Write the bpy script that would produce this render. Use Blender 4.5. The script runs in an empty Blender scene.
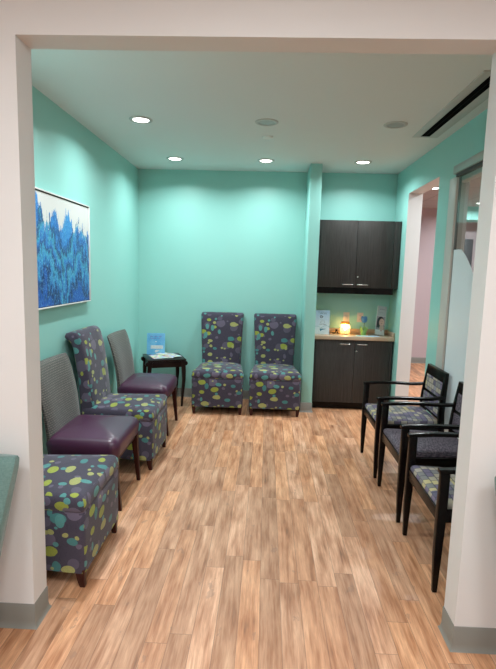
import bpy, bmesh, math, random
from mathutils import Vector, Matrix
random.seed(7)
PI = math.pi
SC = bpy.context.scene
COL = SC.collection
R = math.radians

# ------------------------------------------------------------------ materials
MATS = {}
class NT:
    def __init__(s, name):
        m = bpy.data.materials.new(name); m.use_nodes = True
        s.m = m; s.t = m.node_tree; s.t.nodes.clear()
        s.out = s.n('ShaderNodeOutputMaterial'); MATS[name] = m
    def n(s, typ, **kw):
        nd = s.t.nodes.new(typ)
        for k, v in kw.items():
            if k.startswith('i_'):
                nd.inputs[k[2:].replace('_', ' ')].default_value = v
            else: setattr(nd, k, v)
        return nd
    def l(s, a, b): s.t.links.new(a, b)
    def put(s, v, sock):
        if hasattr(v, 'links'): s.l(v, sock)
        else: sock.default_value = v
    def math(s, op, a, b=None, c=None):
        nd = s.n('ShaderNodeMath', operation=op)
        for i, v in enumerate((a, b, c)):
            if v is not None: s.put(v, nd.inputs[i])
        return nd.outputs[0]
    def vmath(s, op, a, b=None):
        nd = s.n('ShaderNodeVectorMath', operation=op)
        s.put(a, nd.inputs[0])
        if b is not None: s.put(b, nd.inputs[1])
        return nd.outputs[0]
    def mix(s, f, a, b):
        nd = s.n('ShaderNodeMix', data_type='RGBA')
        s.put(f, nd.inputs[0]); s.put(a, nd.inputs[6]); s.put(b, nd.inputs[7])
        return nd.outputs[2]
    def ramp(s, f, stops, interp='LINEAR'):
        nd = s.n('ShaderNodeValToRGB'); cr = nd.color_ramp; cr.interpolation = interp
        while len(cr.elements) < len(stops): cr.elements.new(.5)
        for e, (p, c) in zip(cr.elements, stops): e.position = p; e.color = c
        s.put(f, nd.inputs[0]); return nd.outputs[0]
    def coord(s, kind='Object'): return s.n('ShaderNodeTexCoord').outputs[kind]
    def mapping(s, v, scale=(1,1,1), loc=(0,0,0), rot=(0,0,0)):
        nd = s.n('ShaderNodeMapping'); s.l(v, nd.inputs[0])
        nd.inputs['Scale'].default_value = scale; nd.inputs['Location'].default_value = loc; nd.inputs['Rotation'].default_value = rot
        return nd.outputs[0]
    def noise(s, v, scale, detail=3, rough=.5, out='Fac'):
        nd = s.n('ShaderNodeTexNoise'); s.put(v, nd.inputs['Vector'])
        nd.inputs['Scale'].default_value = scale; nd.inputs['Detail'].default_value = detail; nd.inputs['Roughness'].default_value = rough
        return nd.outputs[out]
    def bump(s, h, strength=.2, dist=.002):
        nd = s.n('ShaderNodeBump'); nd.inputs['Strength'].default_value = strength; nd.inputs['Distance'].default_value = dist
        s.l(h, nd.inputs['Height']); return nd.outputs[0]
    def bsdf(s, color, rough=.6, metal=0, normal=None, coat=0, sheen=0, emis=None, estr=0, spec=.5, trans=0):
        b = s.n('ShaderNodeBsdfPrincipled')
        s.put(color, b.inputs['Base Color']); s.put(rough, b.inputs['Roughness']); b.inputs['Metallic'].default_value = metal
        b.inputs['Coat Weight'].default_value = coat; b.inputs['Sheen Weight'].default_value = sheen
        b.inputs['Specular IOR Level'].default_value = spec; b.inputs['Transmission Weight'].default_value = trans
        if normal is not None: s.l(normal, b.inputs['Normal'])
        if emis is not None:
            s.put(emis, b.inputs['Emission Color']); b.inputs['Emission Strength'].default_value = estr
        s.l(b.outputs[0], s.out.inputs[0]); return b

def lin(r, g, b):
    f = lambda c: (c/255/12.92) if c/255 <= .04045 else ((c/255+.055)/1.055)**2.4
    return (f(r), f(g), f(b), 1)

def plain(name, c, rough=.6, metal=0, coat=0, spec=.5, bump=0, bscale=400):
    t = NT(name); nrm = None
    co = t.coord()
    v = t.noise(co, 9, 2)
    c2 = tuple(x*.93 for x in c[:3])+(1,)
    colr = t.mix(v, c2, c)
    if bump: nrm = t.bump(t.noise(co, bscale, 2), bump, .001)
    t.bsdf(colr, rough, metal, nrm, coat, spec=spec); return t.m

def wall_paint(name, c, rough=.42):
    t = NT(name); co = t.coord()
    nrm = t.bump(t.noise(co, 260, 3), .06, .001)
    t.bsdf(t.mix(t.noise(co, 2.5, 2), tuple(x*.985 for x in c[:3])+(1,), c), rough, 0, nrm, spec=.4)
    return t.m

TEAL = wall_paint('teal_paint', (.31, .63, .575, 1), .40)
WHITEW = wall_paint('warm_white_paint', (.70, .675, .665, 1), .5)
PINKW = wall_paint('pale_pink_paint', (.55, .45, .48, 1), .5)
JAMBW = WHITEW
CEIL = wall_paint('ceiling_paint', (.70, .75, .745, 1), .8)
BASEG = plain('grey_vinyl_base', (.235, .225, .20, 1), .45)
TRIMB = plain('light_trim_paint', (.56, .55, .51, 1), .45)
ALU = plain('brushed_aluminium', (.42, .45, .43, 1), .4, .35)
ALUD = plain('dark_rubber_seal', (.05, .05, .05, 1), .6)

def tile_ceiling():
    t = NT('acoustic_tile'); co = t.coord()
    br = t.n('ShaderNodeTexBrick', offset=0.0); t.l(co, br.inputs['Vector'])
    br.inputs['Scale'].default_value = 1; br.inputs['Brick Width'].default_value = .61; br.inputs['Row Height'].default_value = .61
    br.inputs['Mortar Size'].default_value = .012
    br.inputs['Color1'].default_value = (.5, .46, .45, 1); br.inputs['Color2'].default_value = (.48, .44, .43, 1); br.inputs['Mortar'].default_value = (.36, .33, .33, 1)
    t.bsdf(br.outputs[0], .8, 0, t.bump(t.noise(co, 150, 3), .2, .002)); return t.m
TILEC = tile_ceiling()

def floor_mat():
    t = NT('wood_plank_vinyl'); co = t.coord()
    sp = t.n('ShaderNodeSeparateXYZ'); t.l(co, sp.inputs[0]); X, Y = sp.outputs[0], sp.outputs[1]
    W, L = .0985, .92
    xs = t.math('DIVIDE', t.math('ADD', X, 10.03), W)
    row = t.math('FLOOR', xs); fx = t.math('FRACT', xs)
    wn = t.n('ShaderNodeTexWhiteNoise', noise_dimensions='1D'); t.l(row, wn.inputs['W'])
    ys = t.math('ADD', t.math('DIVIDE', t.math('ADD', Y, 20), L), t.math('MULTIPLY', wn.outputs[0], 7.3))
    col = t.math('FLOOR', ys); fy = t.math('FRACT', ys)
    cb = t.n('ShaderNodeCombineXYZ'); t.l(row, cb.inputs[0]); t.l(col, cb.inputs[1])
    wn2 = t.n('ShaderNodeTexWhiteNoise', noise_dimensions='2D'); t.l(cb.outputs[0], wn2.inputs['Vector'])
    rnd = wn2.outputs[0]
    # grain coordinates: own offset per plank
    off = t.n('ShaderNodeCombineXYZ'); t.l(t.math('MULTIPLY', rnd, 37.0), off.inputs[0]); t.l(t.math('MULTIPLY', rnd, 91.0), off.inputs[1]); t.l(rnd, off.inputs[2])
    g = t.vmath('ADD', co, off.outputs[0])
    # warp for cathedral figure
    warp = t.noise(t.mapping(g, (3.2, 1.1, 1)), 1.5, 2, .5)
    gs = t.n('ShaderNodeSeparateXYZ'); t.l(g, gs.inputs[0])
    wx = t.math('ADD', gs.outputs[0], t.math('MULTIPLY', warp, .035))
    gc = t.n('ShaderNodeCombineXYZ'); t.l(wx, gc.inputs[0]); t.l(gs.outputs[1], gc.inputs[1])
    broad = t.noise(t.mapping(gc.outputs[0], (13, 2.0, 1)), 1.6, 3, .55)
    mid = t.noise(t.mapping(gc.outputs[0], (42, 1.7, 1)), 1.7, 3, .55)
    fine = t.noise(t.mapping(gc.outputs[0], (230, 9, 1)), 1.5, 3, .65)
    knot = t.noise(t.mapping(g, (10, 4.5, 1)), 1.3, 4, .65)
    base = t.ramp(t.math('ADD', t.math('MULTIPLY', broad, .62), t.math('MULTIPLY', mid, .38)),
        [(.30, (.20, .080, .038, 1)), (.41, (.41, .180, .090, 1)), (.50, (.54, .275, .158, 1)), (.59, (.66, .36, .218, 1)), (.71, (.78, .475, .31, 1))])
    tone = t.ramp(rnd, [(0, (.84, .82, .80, 1)), (.17, (1.08, 1.0, .90, 1)), (.36, (.94, .93, .93, 1)), (.52, (1.18, 1.12, 1.02, 1)), (.68, (.98, .91, .84, 1)), (.84, (1.16, 1.19, 1.24, 1)), (1, (1.25, 1.20, 1.14, 1))], 'CONSTANT')
    mul = t.n('ShaderNodeMix', data_type='RGBA', blend_type='MULTIPLY'); mul.inputs[0].default_value = 1
    t.l(base, mul.inputs[6]); t.l(tone, mul.inputs[7])
    c = t.mix(t.math('MULTIPLY', t.math('SUBTRACT', fine, .42), 1.25), mul.outputs[2], (.20, .11, .07, 1))
    c = t.mix(t.math('MULTIPLY', t.math('GREATER_THAN', knot, .66), .30), c, (.17, .11, .09, 1))
    ex = t.math('MINIMUM', fx, t.math('SUBTRACT', 1, fx)); ey = t.math('MULTIPLY', t.math('MINIMUM', fy, t.math('SUBTRACT', 1, fy)), L/W)
    edge = t.math('LESS_THAN', t.math('MINIMUM', ex, ey), .014)
    c = t.mix(t.math('MULTIPLY', edge, .55), c, (.12, .07, .045, 1))
    h = t.math('SUBTRACT', t.math('MULTIPLY', fine, .3), edge)
    t.bsdf(c, t.math('ADD', .40, t.math('MULTIPLY', mid, .12)), 0, t.bump(h, .12, .001), spec=.45); return t.m
FLOORM = floor_mat()

def pebble_fabric():
    t = NT('pebble_print_fabric'); uv = t.n('ShaderNodeTexCoord').outputs['UV']
    wob = t.n('ShaderNodeTexNoise'); t.l(uv, wob.inputs['Vector']); wob.inputs['Scale'].default_value = 14; wob.inputs['Detail'].default_value = 1
    w = t.vmath('SCALE', t.vmath('SUBTRACT', wob.outputs['Color'], (.5, .5, .5))); w.node.inputs['Scale'].default_value = .016
    p = t.vmath('ADD', uv, w)
    grain = t.noise(uv, 900, 2)
    c = t.mix(grain, (.040, .033, .052, 1), (.066, .055, .082, 1))
    # faint sprig lines
    sp = t.noise(t.mapping(p, (1, .35, 1)), 60, 2, .4)
    c = t.mix(t.math('MULTIPLY', t.math('COMPARE', sp, .5, .012), .5), c, (.03, .025, .04, 1))
    def layer(c, scale, loc, rot, rad, cols, thr=.3, hatch=False):
        v = t.n('ShaderNodeTexVoronoi', voronoi_dimensions='2D', feature='F1')
        t.l(t.mapping(p, scale, loc, (0, 0, rot)), v.inputs['Vector']); v.inputs['Scale'].default_value = 1; v.inputs['Randomness'].default_value = .72
        s = t.n('ShaderNodeSeparateColor'); t.l(v.outputs['Color'], s.inputs[0])
        r = t.math('MULTIPLY', rad, t.math('ADD', .62, t.math('MULTIPLY', s.outputs[1], .75)))
        m = t.math('LESS_THAN', v.outputs['Distance'], r)
        keep = t.math('GREATER_THAN', s.outputs[2], thr)
        n = len(cols)
        colr = t.ramp(s.outputs[0], [(i/n, cc) for i, cc in enumerate(cols)], 'CONSTANT')
        tex = t.math('MULTIPLY', t.math('GREATER_THAN', t.noise(p, 170, 1), .52), .35 if not hatch else .6)
        colr = t.mix(tex, colr, t.mix(.55, colr, (.10, .09, .09, 1)))
        return t.mix(t.math('MULTIPLY', t.math('MULTIPLY', m, keep), .93), c, colr)
    MAU = (.125, .10, .15, 1); MAU2 = (.095, .08, .12, 1); LIM = (.30, .34, .045, 1); LIM2 = (.36, .36, .12, 1); TEA = (.055, .20, .20, 1); TE2 = (.08, .26, .25, 1)
    c = layer(c, (7.5, 8.5, 1), (3.1, 7.7, 0), .2, .30, [MAU, MAU2, MAU, MAU2], .35)
    c = layer(c, (7.6, 12, 1), (1.3, 2.2, 0), 0, .27, [LIM, TEA, LIM2, TE2, LIM, TEA], .36)
    c = layer(c, (13, 8.6, 1), (5.6, 4.1, 0), .15, .23, [TE2, LIM, MAU, LIM2, TEA], .64)
    c = layer(c, (15, 18, 1), (9.4, 6.3, 0), 0, .22, [LIM2, TE2, MAU, LIM2], .72)
    t.bsdf(c, .85, 0, t.bump(grain, .25, .001), sheen=.15, spec=.25); return t.m
PEB = pebble_fabric()

def woven_back():
    t = NT('grey_woven_fabric'); uv = t.n('ShaderNodeTexCoord').outputs['UV']
    br = t.n('ShaderNodeTexBrick', offset=.5); t.l(uv, br.inputs['Vector'])
    br.inputs['Scale'].default_value = 1; br.inputs['Brick Width'].default_value = .026; br.inputs['Row Height'].default_value = .015; br.inputs['Mortar Size'].default_value = .0034
    br.inputs['Color1'].default_value = (.150, .125, .105, 1); br.inputs['Color2'].default_value = (.098, .080, .067, 1); br.inputs['Mortar'].default_value = (.030, .026, .025, 1)
    t.bsdf(br.outputs[0], .55, 0, t.bump(br.outputs['Fac'], -.35, .002), sheen=.2, spec=.4); return t.m
WOV = woven_back()
def leather():
    t = NT('plum_leather'); co = t.coord()
    v = t.n('ShaderNodeTexVoronoi', feature='DISTANCE_TO_EDGE'); t.l(co, v.inputs['Vector']); v.inputs['Scale'].default_value = 260
    c = t.mix(t.noise(co, 5, 3), (.050, .013, .038, 1), (.075, .022, .055, 1))
    t.bsdf(c, .33, 0, t.bump(v.outputs[0], .12, .001), spec=.6); return t.m
LEA = leather()
def dark_wood(name, a, b, rough=.3, rot=(0,0,0)):
    t = NT(name); co = t.coord()
    g = t.noise(t.mapping(co, (60, 60, 4), rot=rot), 1.5, 4, .6)
    t.bsdf(t.mix(g, a, b), rough, 0, spec=.2); return t.m
MAHO = dark_wood('dark_cherry_wood', (.022, .005, .004, 1), (.055, .014, .010, 1))
ESPR = dark_wood('espresso_wood', (.008, .004, .0035, 1), (.018, .008, .007, 1), .28)
BLKW = dark_wood('black_stained_wood', (.002, .0012, .0012, 1), (.006, .0035, .003, 1), .27)
def cab_wood():
    t = NT('charcoal_woodgrain_laminate'); co = t.coord()
    a = t.noise(t.mapping(co, (150, 150, 2.2)), 1.4, 4, .65); b = t.noise(t.mapping(co, (420, 420, 5)), 1.3, 2, .6)
    f = t.math('ADD', t.math('MULTIPLY', a, .6), t.math('MULTIPLY', b, .4))
    t.bsdf(t.ramp(f, [(.33, (.016, .014, .0135, 1)), (.5, (.036, .033, .031, 1)), (.68, (.066, .061, .057, 1))]), .5, 0, spec=.3); return t.m
CABW = cab_wood()
def laminate():
    t = NT('tan_laminate'); co = t.coord()
    t.bsdf(t.mix(t.noise(co, 240, 3, .7), (.36, .26, .17, 1), (.58, .45, .33, 1)), .3, 0, spec=.5); return t.m
LAM = laminate()
NICK = plain('satin_nickel', (.72, .70, .66, 1), .25, 1)
BLK = plain('matte_black', (.003, .003, .003, 1), .9, spec=.02)
WHT = plain('white_plastic', (.78, .77, .74, 1), .4)
IVORY = plain('ivory_plastic', (.70, .60, .52, 1), .4)
TRIMW = plain('white_metal_trim', (.50, .52, .50, 1), .45)
DULL = plain('unlit_lens', (.34, .34, .33, 1), .35)

def blockfab():
    t = NT('block_print_fabric'); uv = t.n('ShaderNodeTexCoord').outputs['UV']
    def lay(bw, rh, loc, rot=0):
        mp = t.mapping(uv, (1,1,1), loc, (0,0,rot))
        s = t.n('ShaderNodeSeparateXYZ'); t.l(mp, s.inputs[0])
        ry = t.math('DIVIDE', s.outputs[1], rh); r = t.math('FLOOR', ry)
        wn = t.n('ShaderNodeTexWhiteNoise', noise_dimensions='1D'); t.l(r, wn.inputs['W'])
        rx = t.math('ADD', t.math('DIVIDE', s.outputs[0], bw), t.math('MULTIPLY', wn.outputs[0], 3)); q = t.math('FLOOR', rx)
        cb = t.n('ShaderNodeCombineXYZ'); t.l(q, cb.inputs[0]); t.l(r, cb.inputs[1])
        w2 = t.n('ShaderNodeTexWhiteNoise', noise_dimensions='2D'); t.l(cb.outputs[0], w2.inputs['Vector'])
        fx = t.math('FRACT', rx); fy = t.math('FRACT', ry)
        e = t.math('MINIMUM', t.math('MULTIPLY', t.math('MINIMUM', fx, t.math('SUBTRACT', 1, fx)), bw), t.math('MULTIPLY', t.math('MINIMUM', fy, t.math('SUBTRACT', 1, fy)), rh))
        return w2.outputs[0], e
    r1, e1 = lay(.052, .040, (.01, .013, 0))
    c = t.ramp(r1, [(0, (.40, .35, .27, 1)), (.14, (.175, .145, .22, 1)), (.38, (.22, .21, .21, 1)), (.56, (.42, .365, .31, 1)), (.72, (.12, .105, .16, 1)), (.86, (.28, .26, .30, 1))], 'CONSTANT')
    r2, e2 = lay(.11, .07, (.04, .03, 0))
    sel = t.math('MULTIPLY', t.math('GREATER_THAN', r2, .90), t.math('GREATER_THAN', r1, .55))
    c = t.mix(sel, c, (.50, .42, .22, 1))
    c = t.mix(t.math('MULTIPLY', t.math('LESS_THAN', e1, .0028), .8), c, (.035, .035, .06, 1))
    t.bsdf(c, .8, 0, t.bump(t.noise(uv, 900, 2), .2, .001), spec=.3); return t.m
BLOCK = blockfab()
def streakfab():
    t = NT('mauve_streaked_fabric'); uv = t.n('ShaderNodeTexCoord').outputs['UV']
    f = t.noise(t.mapping(uv, (1, 3.2, 1), rot=(0,0,.3)), 42, 3, .7)
    t.bsdf(t.ramp(f, [(.38, (.045, .032, .048, 1)), (.5, (.10, .078, .10, 1)), (.62, (.21, .17, .20, 1))]), .8, 0, spec=.3); return t.m
STREAK = streakfab()
def tealfab():
    t = NT('sage_teal_tweed'); uv = t.n('ShaderNodeTexCoord').outputs['UV']
    a = t.noise(t.mapping(uv, (1, 3, 1)), 50, 3, .75); b = t.noise(t.mapping(uv, (3, 1, 1)), 60, 3, .75)
    t.bsdf(t.mix(t.math('MULTIPLY', t.math('ADD', a, b), .5), (.03, .08, .075, 1), (.22, .34, .31, 1)), .85, 0, t.bump(a, .3, .001), sheen=.3, spec=.2); return t.m
TEALF = tealfab()

def art_mat():
    t = NT('blue_abstract_paint'); co = t.coord()
    s = t.n('ShaderNodeSeparateXYZ'); t.l(co, s.inputs[0]); y, z = s.outputs[1], s.outputs[2]   # local: y along the canvas, z up
    streak = t.noise(t.mapping(co, (1, 26, 5)), 1.7, 5, .7)
    patch = t.noise(t.mapping(co, (1, 6, 3)), 1.4, 4, .65)
    speck = t.noise(t.mapping(co, (1, 70, 34)), 1.5, 3, .7)
    # mountain like skyline: peaks at given places
    def peak(c, w, h):
        return t.math('MULTIPLY', h, t.math('MAXIMUM', 0, t.math('SUBTRACT', 1, t.math('DIVIDE', t.math('ABSOLUTE', t.math('SUBTRACT', y, c)), w))))
    sky = .15
    for c_, w_, h_ in ((-.38, .17, .22), (-.10, .22, .12), (.13, .16, .13), (.33, .16, .09)):
        sky = t.math('MAXIMUM', sky, t.math('ADD', .15, peak(c_, w_, h_)))
    rag = t.noise(t.mapping(co, (1, 13, 4)), 1.6, 3, .6)
    sky = t.math('ADD', sky, t.math('MULTIPLY', t.math('SUBTRACT', rag, .5), .42))
    sky = t.math('ADD', sky, t.math('MULTIPLY', t.math('SUBTRACT', streak, .5), .30))
    sky = t.math('ADD', sky, t.math('MULTIPLY', t.math('SUBTRACT', speck, .5), .18))
    paint = t.math('LESS_THAN', z, sky)
    # chevron bands
    zig = t.math('PINGPONG', t.math('ADD', y, 2.19), .32)
    v = t.math('ADD', t.math('MULTIPLY', zig, 1.1), z)
    v = t.math('ADD', v, t.math('MULTIPLY', t.math('SUBTRACT', patch, .5), .75))
    v = t.math('ADD', v, t.math('MULTIPLY', t.math('SUBTRACT', streak, .5), .40))
    v = t.math('ADD', v, .45)
    c = t.ramp(v, [(0, (.012, .085, .42, 1)), (.20, (.014, .11, .48, 1)), (.30, (.006, .02, .10, 1)), (.36, (.02, .17, .52, 1)), (.45, (.06, .36, .58, 1)), (.52, (.008, .035, .16, 1)),
                   (.60, (.02, .17, .55, 1)), (.68, (.06, .36, .55, 1)), (.75, (.006, .03, .13, 1)), (.86, (.025, .20, .60, 1)), (1, (.04, .28, .62, 1))])
    c = t.mix(t.math('MULTIPLY', t.math('GREATER_THAN', speck, .60), .6), c, (.30, .62, .82, 1))
    c = t.mix(t.math('MULTIPLY', t.math('LESS_THAN', speck, .40), .7), c, (.008, .03, .13, 1))
    c = t.mix(paint, (.70, .69, .67, 1), c)
    t.bsdf(c, .45, 0, t.bump(streak, .3, .003), spec=.4); return t.m
ART = art_mat()

def emit(name, c, s):
    t = NT(name); e = t.n('ShaderNodeEmission'); e.inputs[0].default_value = c; e.inputs[1].default_value = s
    t.l(e.outputs[0], t.out.inputs[0]); return t.m
LENS = emit('lit_lens', (1, .97, .92, 1), 9)
GLOW = emit('glowing_bulb', (1, .85, .58, 1), 9)
def glassy(name, tint, refl=.12, tr=(1,1,1,1)):
    t = NT(name)
    tb = t.n('ShaderNodeBsdfTransparent'); tb.inputs[0].default_value = tr
    gb = t.n('ShaderNodeBsdfGlossy'); gb.inputs[0].default_value = tint; gb.inputs['Roughness'].default_value = .03
    fr = t.n('ShaderNodeFresnel'); fr.inputs[0].default_value = 1.5
    geo = t.n('ShaderNodeNewGeometry'); mx = t.n('ShaderNodeMixShader'); t.l(t.math('MULTIPLY', t.math('ADD', fr.outputs[0], refl*.3), t.math('SUBTRACT', 1, geo.outputs['Backfacing'])), mx.inputs[0]); t.l(tb.outputs[0], mx.inputs[1]); t.l(gb.outputs[0], mx.inputs[2])
    t.l(mx.outputs[0], t.out.inputs[0]); return t.m
GLASS = glassy('clear_glass', (1,1,1,1), .05, (.90, .95, .94, 1))
ACRYL = glassy('clear_acrylic', (1,1,1,1), .05, (.93, .95, .95, 1))
def film():
    t = NT('frosted_film')
    tr = t.n('ShaderNodeBsdfTranslucent'); tr.inputs[0].default_value = (.84, .90, .92, 1)
    b = t.n('ShaderNodeBsdfPrincipled'); b.inputs['Base Color'].default_value = (.80, .84, .86, 1); b.inputs['Roughness'].default_value = .35
    mx = t.n('ShaderNodeMixShader'); mx.inputs[0].default_value = .6; t.l(tr.outputs[0], mx.inputs[1]); t.l(b.outputs[0], mx.inputs[2])
    t.l(mx.outputs[0], t.out.inputs[0]); return t.m
FILM = film()
def jarglass():
    t = NT('ribbed_amber_jar_glass'); co = t.coord()
    v = t.n('ShaderNodeTexVoronoi'); t.l(co, v.inputs['Vector']); v.inputs['Scale'].default_value = 75
    tb = t.n('ShaderNodeBsdfTransparent'); tb.inputs[0].default_value = (1, .93, .78, 1)
    trl = t.n('ShaderNodeBsdfTranslucent'); trl.inputs[0].default_value = (.8, .76, .62, 1)
    mx = t.n('ShaderNodeMixShader'); t.l(t.math('ADD', .10, t.math('MULTIPLY', v.outputs[0], .35)), mx.inputs[0]); t.l(tb.outputs[0], mx.inputs[1]); t.l(trl.outputs[0], mx.inputs[2])
    gb = t.n('ShaderNodeBsdfGlossy'); gb.inputs['Roughness'].default_value = .1
    m2 = t.n('ShaderNodeMixShader'); m2.inputs[0].default_value = .08; t.l(mx.outputs[0], m2.inputs[1]); t.l(gb.outputs[0], m2.inputs[2])
    t.l(m2.outputs[0], t.out.inputs[0]); return t.m
JARG = jarglass()
def transl(name, c, k=.5):
    t = NT(name)
    a = t.n('ShaderNodeBsdfTranslucent'); a.inputs[0].default_value = c
    b = t.n('ShaderNodeBsdfPrincipled'); b.inputs['Base Color'].default_value = c; b.inputs['Roughness'].default_value = .3
    mx = t.n('ShaderNodeMixShader'); mx.inputs[0].default_value = k; t.l(a.outputs[0], mx.inputs[1]); t.l(b.outputs[0], mx.inputs[2])
    t.l(mx.outputs[0], t.out.inputs[0]); return t.m
ORNG = transl('orange_wax_dish', (1, .56, .08, 1), .8)
LIMEG = transl('lime_glazed_plastic', (.38, .68, .20, 1), .7)
BLUEP = transl('blue_petal_plastic', (.12, .36, .68, 1), .7)

def paper(name, a, b=None, mode='flat'):
    t = NT(name); co = t.coord('Generated')
    if mode == 'flat': c = a
    elif mode == 'cloud': c = t.ramp(t.noise(co, 2.2, 3), [(.35, a), (.65, b)])
    elif mode == 'grad':
        s = t.n('ShaderNodeSeparateXYZ'); t.l(co, s.inputs[0])
        c = t.mix(t.math('ADD', s.outputs[2], t.math('MULTIPLY', t.math('SUBTRACT', t.noise(co, 3, 3), .5), .8)), b, a)
    elif mode == 'cover':
        v = t.n('ShaderNodeTexVoronoi'); t.l(co, v.inputs['Vector']); v.inputs['Scale'].default_value = 6
        c = t.mix(.55, t.mix(t.noise(co, 3, 3), a, b), v.outputs['Color'])
    t.bsdf(c, .35, 0, spec=.4); return t.m
P_WHITE = paper('white_paper', (.80, .80, .80, 1))
P_CLOUD = paper('pale_blue_cloud_paper', (.50, .70, .92, 1), (.92, .94, .95, 1), 'grad')
P_BLUE = paper('sky_blue_paper', (.14, .46, .82, 1), (.26, .60, .86, 1), 'cloud')
P_GREY = paper('grey_print', (.42, .45, .46, 1))
P_TEALB = paper('teal_ink', (.03, .25, .38, 1))
P_INK = paper('dark_ink', (.05, .06, .10, 1))
P_PURP = paper('violet_ink', (.22, .20, .55, 1))
P_SKIN = paper('skin_tone_print', (.68, .46, .38, 1))
P_HAIR = paper('dark_hair_print', (.035, .03, .04, 1))
P_RED = paper('red_ink', (.6, .08, .07, 1))
P_PHOTO = paper('photo_backdrop_print', (.36, .33, .36, 1))
P_MINT = paper('pale_aqua_paper', (.25, .60, .68, 1), (.55, .78, .80, 1), 'cloud')
P_M1 = paper('pink_cover', (.60, .36, .36, 1), (.65, .62, .50, 1), 'cover')
P_M2 = paper('mixed_cover', (.55, .66, .60, 1), (.80, .76, .70, 1), 'cover')
P_M3 = paper('lilac_cover', (.60, .56, .72, 1), (.80, .78, .82, 1), 'cover')
P_M4 = paper('cream_cover', (.70, .62, .46, 1), (.80, .76, .68, 1), 'cover')

# ------------------------------------------------------------------ geometry helpers
def box(bm, x0, x1, y0, y1, z0, z1):
    vs = [bm.verts.new((x, y, z)) for z in (z0, z1) for x, y in ((x0, y0), (x1, y0), (x1, y1), (x0, y1))]
    for f in ((0,3,2,1), (4,5,6,7), (0,1,5,4), (1,2,6,5), (2,3,7,6), (3,0,4,7)): bm.faces.new([vs[i] for i in f])
def loft(bm, rings, cap=True):
    rs = [[bm.verts.new(p) for p in r] for r in rings]; n = len(rs[0])
    for a, b in zip(rs, rs[1:]):
        for i in range(n): bm.faces.new((a[i], a[(i+1) % n], b[(i+1) % n], b[i]))
    if cap: bm.faces.new(rs[0][::-1]); bm.faces.new(rs[-1])
def sq(cx, cy, z, hx, hy=None):
    hy = hy or hx
    return [(cx-hx, cy-hy, z), (cx+hx, cy-hy, z), (cx+hx, cy+hy, z), (cx-hx, cy+hy, z)]
def lathe(bm, prof, cx=0, cy=0, n=32, cap=False):
    rings = [[(cx+r*math.cos(2*PI*i/n), cy+r*math.sin(2*PI*i/n), z) for i in range(n)] for r, z in prof]
    loft(bm, rings, cap)
def prism(bm, prof, x0, x1, fn=None):
    # prof: (y,z) polygon; extruded along x
    a = [(x0, y, z) for y, z in prof]; b = [(x1, y, z) for y, z in prof]
    if fn: a = [fn(*p) for p in a]; b = [fn(*p) for p in b]
    loft(bm, [a, b])
def tube(bm, pts, r, n=10):
    pts = [Vector(p) for p in pts]; rings = []
    up = Vector((0, 0, 1))
    for i, p in enumerate(pts):
        d = (pts[min(i+1, len(pts)-1)]-pts[max(i-1, 0)]).normalized()
        u = up if abs(d.dot(up)) < .95 else Vector((1, 0, 0))
        s = d.cross(u).normalized(); v = s.cross(d)
        rr = r[i] if isinstance(r, (list, tuple)) else r
        rings.append([p + (s*math.cos(2*PI*k/n)+v*math.sin(2*PI*k/n))*rr for k in range(n)])
    loft(bm, rings)
def crom(pts, m=5, closed=False):
    out = []; n = len(pts)
    rng = range(n if closed else n-1)
    for i in rng:
        p = [pts[(i+k) % n] if closed else pts[min(max(i+k, 0), n-1)] for k in (-1, 0, 1, 2)]
        for j in range(m):
            t = j/m
            out.append(tuple(.5*((2*p[1][c])+(-p[0][c]+p[2][c])*t+(2*p[0][c]-5*p[1][c]+4*p[2][c]-p[3][c])*t*t+(-p[0][c]+3*p[1][c]-3*p[2][c]+p[3][c])*t**3) for c in range(len(p[0]))))
    if not closed: out.append(tuple(pts[-1]))
    return out
def roundpoly(corners, r, m=5):
    out = []; n = len(corners)
    for i in range(n):
        p = Vector(corners[i]); a = (Vector(corners[i-1])-p).normalized(); b = (Vector(corners[(i+1) % n])-p).normalized()
        ang = a.angle(b); d = r/math.tan(ang/2); c = p + (a+b).normalized()*(r/math.sin(ang/2))
        s = p+a*d-c; e = p+b*d-c
        for k in range(m+1):
            t = k/m; v = s.lerp(e, t).normalized()*r; out.append((c.x+v.x, c.y+v.y))
    return out
def slab(bm, outline, levels, crown, ctr=(0, 0), crown_pow=2):
    """outline(inset) -> [(x,y)]; stacked levels (z, inset) then a crowned top"""
    rings = [[(x, y, z) for x, y in outline(i)] for z, i in levels]
    zt, it = levels[-1]; base = outline(it)
    for s in (.93, .84, .7, .5, .3, .12):
        rings.append([(ctr[0]+(x-ctr[0])*s, ctr[1]+(y-ctr[1])*s, zt+crown*(1-s**crown_pow)) for x, y in base])
    loft(bm, rings)
def newbm(): return bmesh.new()
def finish(name, bm, mat, parent=None, bev=0, seg=2, smooth=40, mats=None, uv=True):
    bmesh.ops.recalc_face_normals(bm, faces=bm.faces)
    if bev:
        es = [e for e in bm.edges if len(e.link_faces) == 2 and e.calc_face_angle() > R(32)]
        bmesh.ops.bevel(bm, geom=es, offset=bev, segments=seg, profile=.5, affect='EDGES', clamp_overlap=True)
    if uv:
        bm.normal_update(); L = bm.loops.layers.uv.new('UVMap')
        for f in bm.faces:
            n = f.normal; ax = max(range(3), key=lambda i: abs(n[i])*(1.25 if i == 2 else 1))
            for lp in f.loops:
                c = lp.vert.co
                lp[L].uv = (c.x, c.y+.37) if ax == 2 else ((c.x, c.z) if ax == 1 else (c.y+.53, c.z))
    me = bpy.data.meshes.new(name); bm.to_mesh(me); bm.free()
    for m in (mats or [mat]): me.materials.append(m)
    for p in me.polygons: p.use_smooth = True
    me.set_sharp_from_angle(angle=R(smooth))
    o = bpy.data.objects.new(name, me); COL.objects.link(o)
    if parent: o.parent = parent
    return o
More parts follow.
